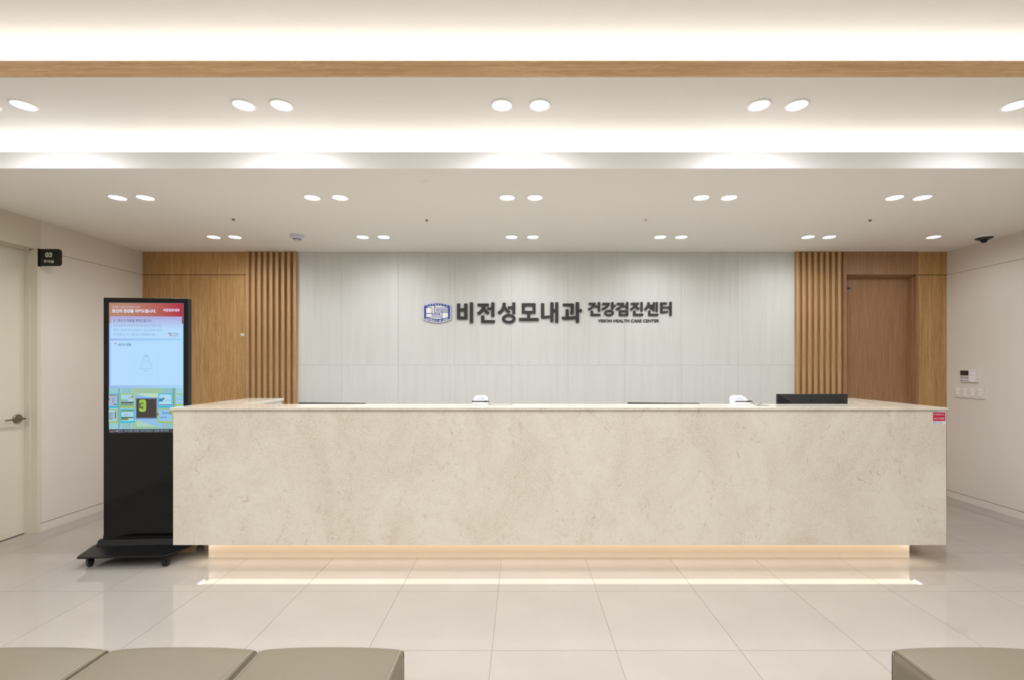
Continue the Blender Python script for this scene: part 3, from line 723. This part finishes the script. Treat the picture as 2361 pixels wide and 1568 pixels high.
obj('header', bx(hx0, hx1, -.0051, -.0048, hz0, hz1), grad_mat('lcd_header', (176, 126, 100), (168, 30, 58), hx0+.12, hx1-.02), disp)
cx0, cz1 = kp(256.2, 729.5); cx1, cz0 = kp(420.2, 781)
obj('notice_card', bx(cx0, cx1, -.0055, -.0052, cz0, cz1), grad_mat('lcd_card', (176, 214, 248), (170, 160, 212), cz1-.09, cz1, 2), disp)
scr('card_edge', 257, 420, 781, 782, (136, 180, 216), lay=3)
scr('waiting_card', 256.6, 420.2, 785.6, 888.8, (176, 216, 250), lay=3)
scr('card_edge', 257, 420, 888.8, 889.8, (136, 180, 216), lay=3)
scr('card_line', 311, 311.4, 806, 886, (160, 204, 240), lay=4); scr('card_line', 365.5, 365.9, 806, 886, (160, 204, 240), lay=4)
scrt('정확한 진료, 따뜻한 진료', 260.6, 323.5, 706, 711, (200, 196, 226)); scrt('당신의 건강을 지켜드립니다.', 260.6, 361, 713.2, 721.8, (222, 228, 252), .03)
scrt('비전성모내과', 378, 415, 711.5, 718.5, (226, 220, 244), .035)
scrt('마스크 착용을 부탁드립니다.', 274, 351, 736.4, 743.2, (84, 86, 104), .01)
for k, s in enumerate(['코로나바이러스19 확산 방지를 위해 근무중인 모든', '직원이 최선을 다하고 있습니다. 원내 환자와 보호자', '여러분께서는 마스크를 반드시 착용해주세요.']):
    scrt(s, 263, (373, 375, 359.5)[k], 748.2+k*10.1, 754+k*10.1, (128, 160, 186), 0)
sp_ = scr('megaphone_icon', 264, 270.6, 736.8, 742, (120, 130, 160), lay=5); scr('megaphone_icon', 264.4, 266.4, 737.6, 741.4, (196, 60, 70), lay=6); scr('megaphone_icon', 266.4, 269.6, 737.6, 741.4, (176, 214, 248), lay=6)
scrt('hello', 388, 397.6, 767.2, 770.6, (50, 60, 80), .02); scrt('100', 391.5, 397.8, 772, 775, (180, 50, 70), .03)
scrt('진료접수', 400.5, 413.8, 767, 771.4, (90, 120, 150)); scrt('QR코드', 400.5, 413, 772.2, 776, (90, 120, 150))
scrt('대기자 현황', 274.8, 303.6, 791.8, 798.4, (80, 104, 130), .015)
scrt('현재 대기중인 환자가', 322.7, 354.5, 847.3, 851.5, (140, 180, 212)); scrt('없습니다', 331.7, 345, 852.8, 857, (140, 180, 212))
# person pictograms
def picto(cx, cy, s, rgb, rgb2, top_rgb):
    def el(px_, py_, rx, ry, n=24, a0=0, a1=360):
        return [kp(px_+rx*math.cos(math.radians(a0+(a1-a0)*k/n)), py_-ry*math.sin(math.radians(a0+(a1-a0)*k/n))) for k in range(n+1)]
    def add(P, rgbv, lay):
        m = bpy.data.materials.get('lcd_%d_%d_%d' % rgbv) or mat('lcd_%d_%d_%d' % rgbv, (4, 4, 4), .12, emit=rgbv, es=LCD)
        y = -.004-.0004*lay; obj('figure_icon', MB().prism(P, y, y+.0003), m, disp)
    body = lambda g: [kp(cx-12*s*g, cy+24*s-(1-g)*2*s)]+[kp(cx+12*s*g*math.cos(math.radians(a)), cy+20*s-13*s*g*math.sin(math.radians(a))) for a in range(180, -1, -12)]+[kp(cx+12*s*g, cy+24*s-(1-g)*2*s)]
    add(body(1), rgb, 5); add(body(.93), rgb2, 6)
    add(el(cx, cy+5*s, 7.6*s, 8*s)[:-1], rgb, 7); add(el(cx, cy+5*s, 7.0*s, 7.4*s)[:-1], rgb2, 8)
    add(el(cx, cy+4.2*s, 7.2*s, 7.8*s, 14, 10, 170), top_rgb, 9)
picto(338.5, 821, 1.0, (150, 194, 226), (172, 213, 248), (154, 200, 232))
picto(268, 792, .30, (120, 150, 190), (176, 214, 248), (170, 60, 70))
# collage
def ck(cx, cy): return (230+cx/9.8, 850+cy/9.8)
def cs(name, a, b, c, d, rgb, lay): 
    p = ck(a, c); q = ck(b, d); return scr(name, max(p[0], 252.9), min(q[0], 423.2), p[1], q[1], rgb, lay=lay)
cs('collage', 222, 1895, 435, 1362, (152, 204, 214), 3)
cs('collage_wall', 735, 1400, 440, 1355, (150, 190, 158), 4); cs('collage_wall', 850, 1400, 560, 650, (178, 216, 194), 5); cs('collage_wall', 850, 1300, 1110, 1300, (166, 206, 184), 5)
for k in range(5): cs('stripe', 248+k*36, 256+k*36, 440, 1355, (120, 168, 176), 4)
for k in range(8): cs('stripe', 520+k*26, 530+k*26, 440, 1355, (112, 158, 160), 4)
for k in range(12): cs('stripe', 1420+k*24, 1430+k*24, 440, 1355, (112, 158, 160), 4)
for xx in (430, 462): cs('stripe', xx, xx+14, 440, 1355, (90, 130, 132), 5)
for xx in (1665, 1700): cs('stripe', xx, xx+14, 440, 1355, (90, 130, 132), 5)
def quad(P, rgb, lay):
    m = bpy.data.materials.get('lcd_%d_%d_%d' % rgb) or mat('lcd_%d_%d_%d' % rgb, (4, 4, 4), .12, emit=rgb, es=LCD)
    y = -.004-.0004*lay; obj('sheet_graphic', MB().prism([kp(*ck(*p)) for p in P], y, y+.0003), m, disp)
quad([(805,570),(1330,680),(1330,960),(805,1000)], (140, 182, 224), 6); quad([(800,960),(1290,1110),(1300,1160),(1440,1250),(1410,1340),(800,1150)], (142, 186, 228), 6)
def frame(x0, x1, y0, y1, rgb, inner, extra):
    cs('photo_frame', x0, x1, y0, y1, rgb, 8); w_ = 20 if x0 > 222 else 0
    ix0, ix1 = x0+w_, min(x1-20, 1895); cs('photo', ix0, ix1, y0+20, y1-38, inner, 9)
    for (a, b, c, d, col) in extra:
        wx_, wy_ = ix1-ix0, y1-38-y0-20
        cs('photo_detail', ix0+a*wx_, ix0+b*wx_, y0+20+c*wy_, y0+20+d*wy_, col, 10)
TEAL, LIME = (22, 178, 200), (158, 188, 84)
frame(222, 432, 562, 876, TEAL, (164, 178, 204), [(.05,.9,.02,.12,(150,120,120)), (.0,.12,.3,.5,(130,60,100)), (.5,.6,.3,.7,(120,120,150)), (.6,.95,.83,.9,(90,70,60))])
frame(478, 802, 562, 876, LIME, (160, 206, 222), [(.0,.55,.45,.56,(120,160,150)), (.6,.8,.28,.33,(190,70,90)), (.0,1,.64,.74,(58,62,60)), (0,1,.74,1,(120,158,150)), (.1,.16,.74,.92,(50,60,60)), (.42,.48,.74,.92,(50,60,60)), (.7,.76,.74,.92,(50,60,60)), (.85,.95,.1,.3,(150,90,60))])
frame(1335, 1652, 562, 880, TEAL, (170, 214, 236), [(.0,.3,.35,.62,(40,120,170)), (.3,.42,.28,.45,(60,90,110)), (0,1,.88,.95,(40,90,160)), (.5,.95,.5,.54,(120,150,180))])
frame(1708, 1930, 566, 836, LIME, (140, 196, 220), [(.05,.6,.1,.2,(176,208,236)), (.2,.9,.4,.75,(160,196,236)), (.3,.8,.5,.56,(70,110,160))])
frame(222, 425, 918, 1220, LIME, (160, 200, 214), [(.0,.55,.22,.28,(60,80,90)), (.0,.55,.40,.46,(60,80,90)), (.0,.55,.58,.64,(60,80,90)), (.0,.5,.76,.82,(60,80,90)), (.75,.92,.1,.75,(96,120,130))])
frame(486, 802, 918, 1220, TEAL, (160, 206, 226), [(0,1,0,.12,(112,140,80)), (.0,1,.62,.72,(70,84,50)), (.0,.55,.72,.9,(110,130,84)), (.2,.5,.4,.45,(150,120,150))])
frame(1332, 1660, 910, 1228, LIME, (140, 190, 230), [(.3,.34,.1,.4,(40,80,150)), (.4,.9,.22,.36,(100,150,210)), (.1,.6,.6,.72,(110,150,200)), (.8,1,.1,.4,(150,150,80))])
cs('photo_frame', 1290, 1340, 1005, 1060, (140, 40, 70), 7)
cs('dark_square', 828, 1310, 660, 1130, (90, 124, 160), 8)
cs('dark_square', 848, 1288, 684, 1106, (58, 48, 48), 9)
ox0, oz1 = kp(*ck(898, 695)); ox1, oz0 = kp(*ck(1064, 976))
ng = mat('lcd_number', (4, 4, 4), .12, emit=(150, 190, 70), es=LCD)
cxm, czm = (ox0+ox1)/2, (oz0+oz1)/2; rx_, rz_ = (ox1-ox0)/2, (oz1-oz0)/2
obj('number_block', MB().prism([(cxm+rx_*math.copysign(abs(math.cos(a))**.5, math.cos(a)), czm+rz_*math.copysign(abs(math.sin(a))**.5, math.sin(a))) for a in [2*PI*k/28 for k in range(28)]], -.004-.0041, -.004-.0038), ng, disp)
cs('number_block', 898, 990, 770, 870, (92, 104, 50), 11); cs('number_block', 905, 960, 870, 890, (92, 104, 50), 11); cs('number_block', 965, 995, 760, 912, (70, 76, 42), 12); cs('number_block', 950, 990, 790, 850, (150, 190, 70), 13)
cs('ticker', 222, 1895, 1362, 1445, (56, 52, 54), 6); cs('ticker_divider', 455, 470, 1365, 1445, (120, 100, 200), 7)
for i, (ch, col) in enumerate(zip('Google', [(90, 120, 200), (190, 80, 70), (200, 170, 70), (90, 120, 200), (90, 170, 90), (190, 80, 70)])):
    t_ = 1380 if ch in 'Gl' else 1394; b2 = 1436 if ch == 'g' else 1425; p = ck(238+i*23+(6 if ch == 'l' else 0), t_); q = ck(257+i*23-(7 if ch == 'l' else 0), b2); scrt(ch, p[0], q[0], p[1], q[1], col, .01, 8)
p = ck(385, 1388); q = ck(440, 1420); scrt('news', p[0], q[0], p[1], q[1], (190, 196, 210), .01, 8)
p = ck(485, 1376); q = ck(1560, 1436); scrt('선, 마크롱-르펜 극우정당도 압축-한겨레', p[0], q[0], p[1], q[1], (120, 150, 176), .01, 8)

# ------------------------------------------------------------------ signature pads on the counter
def pad(px_, mirror, label):
    Y0 = 3.445; x = (px_-VX)*Y0/F
    t = thing('signature_pad', label, 'signature pad', (x, Y0, TZ1), 0, 'signature pads on the counter')
    side = [(0, .004), (.004, 0), (.115, 0), (.120, .048), (.112, .055), (.092, .056), (.018, .026), (-.002, .018)]
    obj('housing', MB().prism_x([(y, z) for y, z in side], -.050, .050), 'white_pl', t, .0025)
    obj('top_ridge', MB().prism_x([(.088, .052), (.094, .066), (.112, .066), (.116, .05)], -.037, .037), 'white_pl', t, .002)
    # sloping display lies on the face between (y .018,z .026) and (y .092,z .056)
    def face(u, off): return (.018+.074*u-.38*off, .026+.030*u+.92*off)
    def slab(name, u0, u1, x0, x1, th, m):
        a, b = face(u0, 0), face(u1, 0); c_, d_ = face(u1, th), face(u0, th)
        obj(name, MB().prism_x([a, b, c_, d_], x0, x1), m, t)
    slab('display', .32, .82, -.026, .026, .0008, 'grey_lcd')
    slab('display_line', .60, .64, -.024, .020, .0011, 'white_lam'); slab('display_line', .44, .48, -.024, .016, .0011, 'white_lam')
    obj('foot', bx(-.042, .042, .01, .10, -.0, .002), 'rubber', t)
    p = thing('stylus', 'black stylus lying across the ' + ('left' if not mirror else 'right') + ' signature pad', 'stylus', (x, Y0+.004, TZ1+.0275), 0, 'styluses on the signature pads')
    pm = MB().lathe([(0, -.062), (.0032, -.058), (.0042, -.05), (.0042, .058), (.003, .066), (0, .068)], 12, (0, 0, 0), 'x')
    obj('barrel', pm, 'black_plastic', p, smooth=True)
    obj('grip', MB().lathe([(.0046, .030), (.0052, .036), (.0052, .05), (.0042, .054)], 12, (0, 0, 0), 'x'), 'rubber', p, smooth=True)
    return x, Y0, p
xa, ya, pa = pad(1106.5, False, 'white signature pad on the counter, left of the two, beneath the big sign')
xb, yb, pb_ = pad(1714, True, 'white signature pad on the counter, right of the two, beside the black monitor')
def spline(P, n=8):
    out = []; P = [Vector(p) for p in P]; Q = [P[0]]+P+[P[-1]]
    for i in range(1, len(Q)-2):
        for k in range(n):
            t = k/n; a, b, c_, d = Q[i-1], Q[i], Q[i+1], Q[i+2]
            out.append(.5*((2*b)+(-a+c_)*t+(2*a-5*b+4*c_-d)*t*t+(-a+3*b-3*c_+d)*t**3))
    out.append(P[-1]); return out
zt = TZ1+.0015
cd = obj('stylus_cord', MB().tube(spline([(xa+.066, ya+.006, TZ1+.024), (xa+.075, ya+.004, zt+.008), (xa+.09, ya, zt), (xa+.12, ya-.004, zt), (xa+.17, ya-.002, zt), (xa+.21, ya+.02, zt), (xa+.235, ya+.055, zt), (xa+.215, ya+.05, zt), (xa+.17, ya+.02, zt), (xa+.12, ya+.004, zt), (xa+.085, ya+.01, zt), (xa+.055, ya+.03, zt)]), .0011, 6), 'steel', pa, label='thin grey looped cord lying on the counter'); cd.location = -Vector(pa.location)
cd = obj('stylus_cord', MB().tube(spline([(xb+.066, yb+.006, TZ1+.024), (xb+.075, yb+.0, zt+.01), (xb+.09, yb-.01, zt), (xb+.105, yb-.014, zt+.004), (xb+.125, yb, zt+.014), (xb+.130, yb+.012, zt+.016), (xb+.128, yb-.008, zt), (xb+.10, yb-.012, zt+.002), (xb+.09, yb-.016, zt), (xb+.125, yb-.02, zt), (xb+.15, yb-.03, zt), (xb+.166, yb-.034, zt)]), .0013, 6), 'black_plastic', pb_, label='dark kinked cord lying on the counter'); cd.location = -Vector(pb_.location)

# ------------------------------------------------------------------ monitors behind the counter
def monitor(x, y, ztop, yaw_, label, logo):
    t = thing('monitor', label, 'monitor', (x, y, .745), yaw_, 'monitors behind the counter')
    W_, Hm = .553, .33; zt_ = ztop-.745
    obj('screen_housing', bx(-W_/2, W_/2, .012, .04, zt_-Hm, zt_), 'black_plastic', t, .004, 3)
    # faceted back shell (faces the visitors)
    P = [(-W_/2+.006, .012, zt_-.006), (W_/2-.006, .012, zt_-.006), (W_/2-.006, .012, zt_-Hm+.006), (-W_/2+.006, .012, zt_-Hm+.006),
         (-W_/2+.13, -.012, zt_-.085), (W_/2-.13, -.012, zt_-.085), (W_/2-.13, -.012, zt_-Hm+.07), (-W_/2+.13, -.012, zt_-Hm+.07)]
    obj('back_shell', MB().add(P, [(0,1,5,4),(1,2,6,5),(2,3,7,6),(3,0,4,7),(4,5,6,7),(3,2,1,0)]), 'black_plastic', t)
    obj('screen', bx(-W_/2+.008, W_/2-.008, .04, .0405, zt_-Hm+.02, zt_-.008), 'black_gloss', t)
    obj('stand_neck', bx(-.03, .03, -.02, .012, .01, zt_-Hm+.1), 'black_plastic', t, .003)
    obj('stand_foot', MB().lathe([(.11, 0), (.11, .006), (.09, .012), (0, .014)], 36), 'black_plastic', t, smooth=True)
    if logo:
        lm = mat('monitor_mark', (40, 40, 41), .3)
        y_ = -.001
        obj('maker_mark', MB().ring(-.025, zt_-.053, (.011, .011), (.0085, .0085), y_-.004, y_+.006, 24), lm, t)
        obj('lettering', text_mesh('LG', -.007, .026, zt_-.062, zt_-.044, y_-.001, .002, .02), lm, t)
monitor((1876.3-VX)*3.72/F, 3.72, H-66.7*3.72/F, 0, 'black monitor seen from behind, rising above the right of the counter', True)
def low_mon(px_, label):
    x = (px_-VX)*3.72/F
    monitor(x, 3.715, 1.0925, -.11, label, False)
low_mon(762, 'black monitor almost hidden behind the left of the counter, only its top edge showing')
low_mon(1530, 'black monitor almost hidden behind the counter, its top edge showing left of the right pad')

# ------------------------------------------------------------------ benches in the foreground
def rounded(w, d, h, r, crown, nx=22, ny=16, nz=7):
    """upholstered block: rounded edges, crowned top"""
    bm = bmesh.new(); vs = {}
    def P(i, j, k):
        key = (i, j, k)
        if key in vs: return vs[key]
        def sp(t, half, rr):                          # samples bunched near the ends
            return half*math.sin(PI/2*(2*t-1))*.35+half*(2*t-1)*.65
        p = Vector((sp(i/nx, w/2, r), sp(j/ny, d/2, r), sp(k/nz, h/2, r)))
        q = Vector((max(-w/2+r, min(w/2-r, p.x)), max(-d/2+r, min(d/2-r, p.y)), max(-h/2+r, min(h/2-r, p.z))))
        e = p-q
        if e.length > 1e-9: p = q+e.normalized()*min(r, max(abs(e.x), abs(e.y), abs(e.z)))
        u, v = p.x/(w/2), p.y/(d/2)
        if p.z > 0: p.z += crown*(1-abs(u)**2.6)*(1-.6*abs(v)**2.6)*(p.z/(h/2))
        p.z += h/2; vs[key] = bm.verts.new(p); return vs[key]
    def face(a): 
        try: bm.faces.new(a)
        except ValueError: pass
    for i in range(nx):
        for j in range(ny):
            face([P(i,j,nz), P(i+1,j,nz), P(i+1,j+1,nz), P(i,j+1,nz)]); face([P(i,j,0), P(i,j+1,0), P(i+1,j+1,0), P(i+1,j,0)])
    for i in range(nx):
        for k in range(nz):
            face([P(i,0,k), P(i+1,0,k), P(i+1,0,k+1), P(i,0,k+1)]); face([P(i,ny,k), P(i,ny,k+1), P(i+1,ny,k+1), P(i+1,ny,k)])
    for j in range(ny):
        for k in range(nz):
            face([P(0,j,k), P(0,j,k+1), P(0,j+1,k+1), P(0,j+1,k)]); face([P(nx,j,k), P(nx,j+1,k), P(nx,j+1,k+1), P(nx,j,k+1)])
    bmesh.ops.recalc_face_normals(bm, faces=bm.faces)
    for f in bm.faces: f.smooth = True
    me = bpy.data.meshes.new('seat_cushion'); bm.to_mesh(me); bm.free(); me.materials.append(M['leather']); return me
SW, SD, SH, SR, CR = .512, .56, .345, .022, .026
cush = rounded(SW-.003, SD, SH, SR, CR)
def topz(u, v): return SH+CR*(1-abs(u)**2.6)*(1-.6*abs(v)**2.6)
PIPES = []; sti = MB()
for s in (-1, 1):
    pip = MB()
    xx = s*(SW/2-.0015-.007)
    q_ = (SR*SR-(SR-.0085)**2)**.5                     # rounded profile of the block this far in from its side
    up = topz((SW/2-.0085)/(SW/2), 1)-SH
    pts = [(xx, SD/2-SR+q_, SH*.25), (xx, SD/2-SR+q_, SH*.7), (xx, SD/2-SR+q_, SH-.04)]
    pts += [(xx, SD/2-SR+q_*math.cos(math.radians(a)), SH-SR+up+q_*math.sin(math.radians(a))) for a in range(0, 91, 15)]
    pts += [(xx, v*SD/2, topz((SW/2-.0085)/(SW/2), v)-SR+q_) for v in [.9-1.8*k/20 for k in range(21)]]
    pts += [(xx, -SD/2+SR-q_*math.cos(math.radians(a)), SH-SR+up+q_*math.sin(math.radians(a))) for a in range(90, -1, -15)]
    pts += [(xx, -SD/2+SR-q_, SH-.04), (xx, -SD/2+SR-q_, SH*.25)]
    pip.tube(pts, .0015, 6); PIPES.append(pip.mesh('piping', smooth=True)); PIPES[-1].materials.append(M['leather_dark'])
    x2 = s*(SW/2-.0015-.0145)
    for k in range(96):
        v = .93-1.86*k/95; z = topz(abs(x2)/(SW/2), v)-.0009; y = v*SD/2
        sti.box(x2-.0006, x2+.0006, y-.0018, y+.0018, z-.0005, z+.0005)
stim = sti.mesh('stitching'); stim.materials.append(M['thread'])
legm = MB().lathe([(.018, 0), (.018, .006), (.016, .008), (.016, .05)], 20).mesh('leg', smooth=True); legm.materials.append(M['steel'])
SZ = .405-SH
YFAR = 1.645
def bench(xs, label, n=3):
    t = thing('bench', label, 'bench', ((xs+n*SW/2), YFAR-SD/2, 0), 0, 'taupe benches of the waiting area')
    for k in range(n):
        c_ = obj('seat_cushion', cush, 'leather', t); c_.location = (-n*SW/2+SW*(k+.5), 0, SZ)
        [obj('piping', pm_, 'leather_dark', c_) for pm_ in PIPES]; obj('stitching', stim, 'thread', c_, kind='stuff')
    obj('base_frame', bx(-n*SW/2+.03, n*SW/2-.03, -SD/2+.04, SD/2-.04, SZ-.018, SZ+.002), 'black', t, .003)
    for sx_ in (-1, 1):
        for sy_ in (-1, 1):
            l = obj('leg', legm, 'steel', t); l.location = (sx_*(n*SW/2-.08), sy_*(SD/2-.07), 0)
bench(-.402-3*SW, 'taupe leather bench at the lower left with three seats, seams and piping showing')
bench((2057-VX)*1.63/F, 'taupe leather bench cut off by the lower right corner')
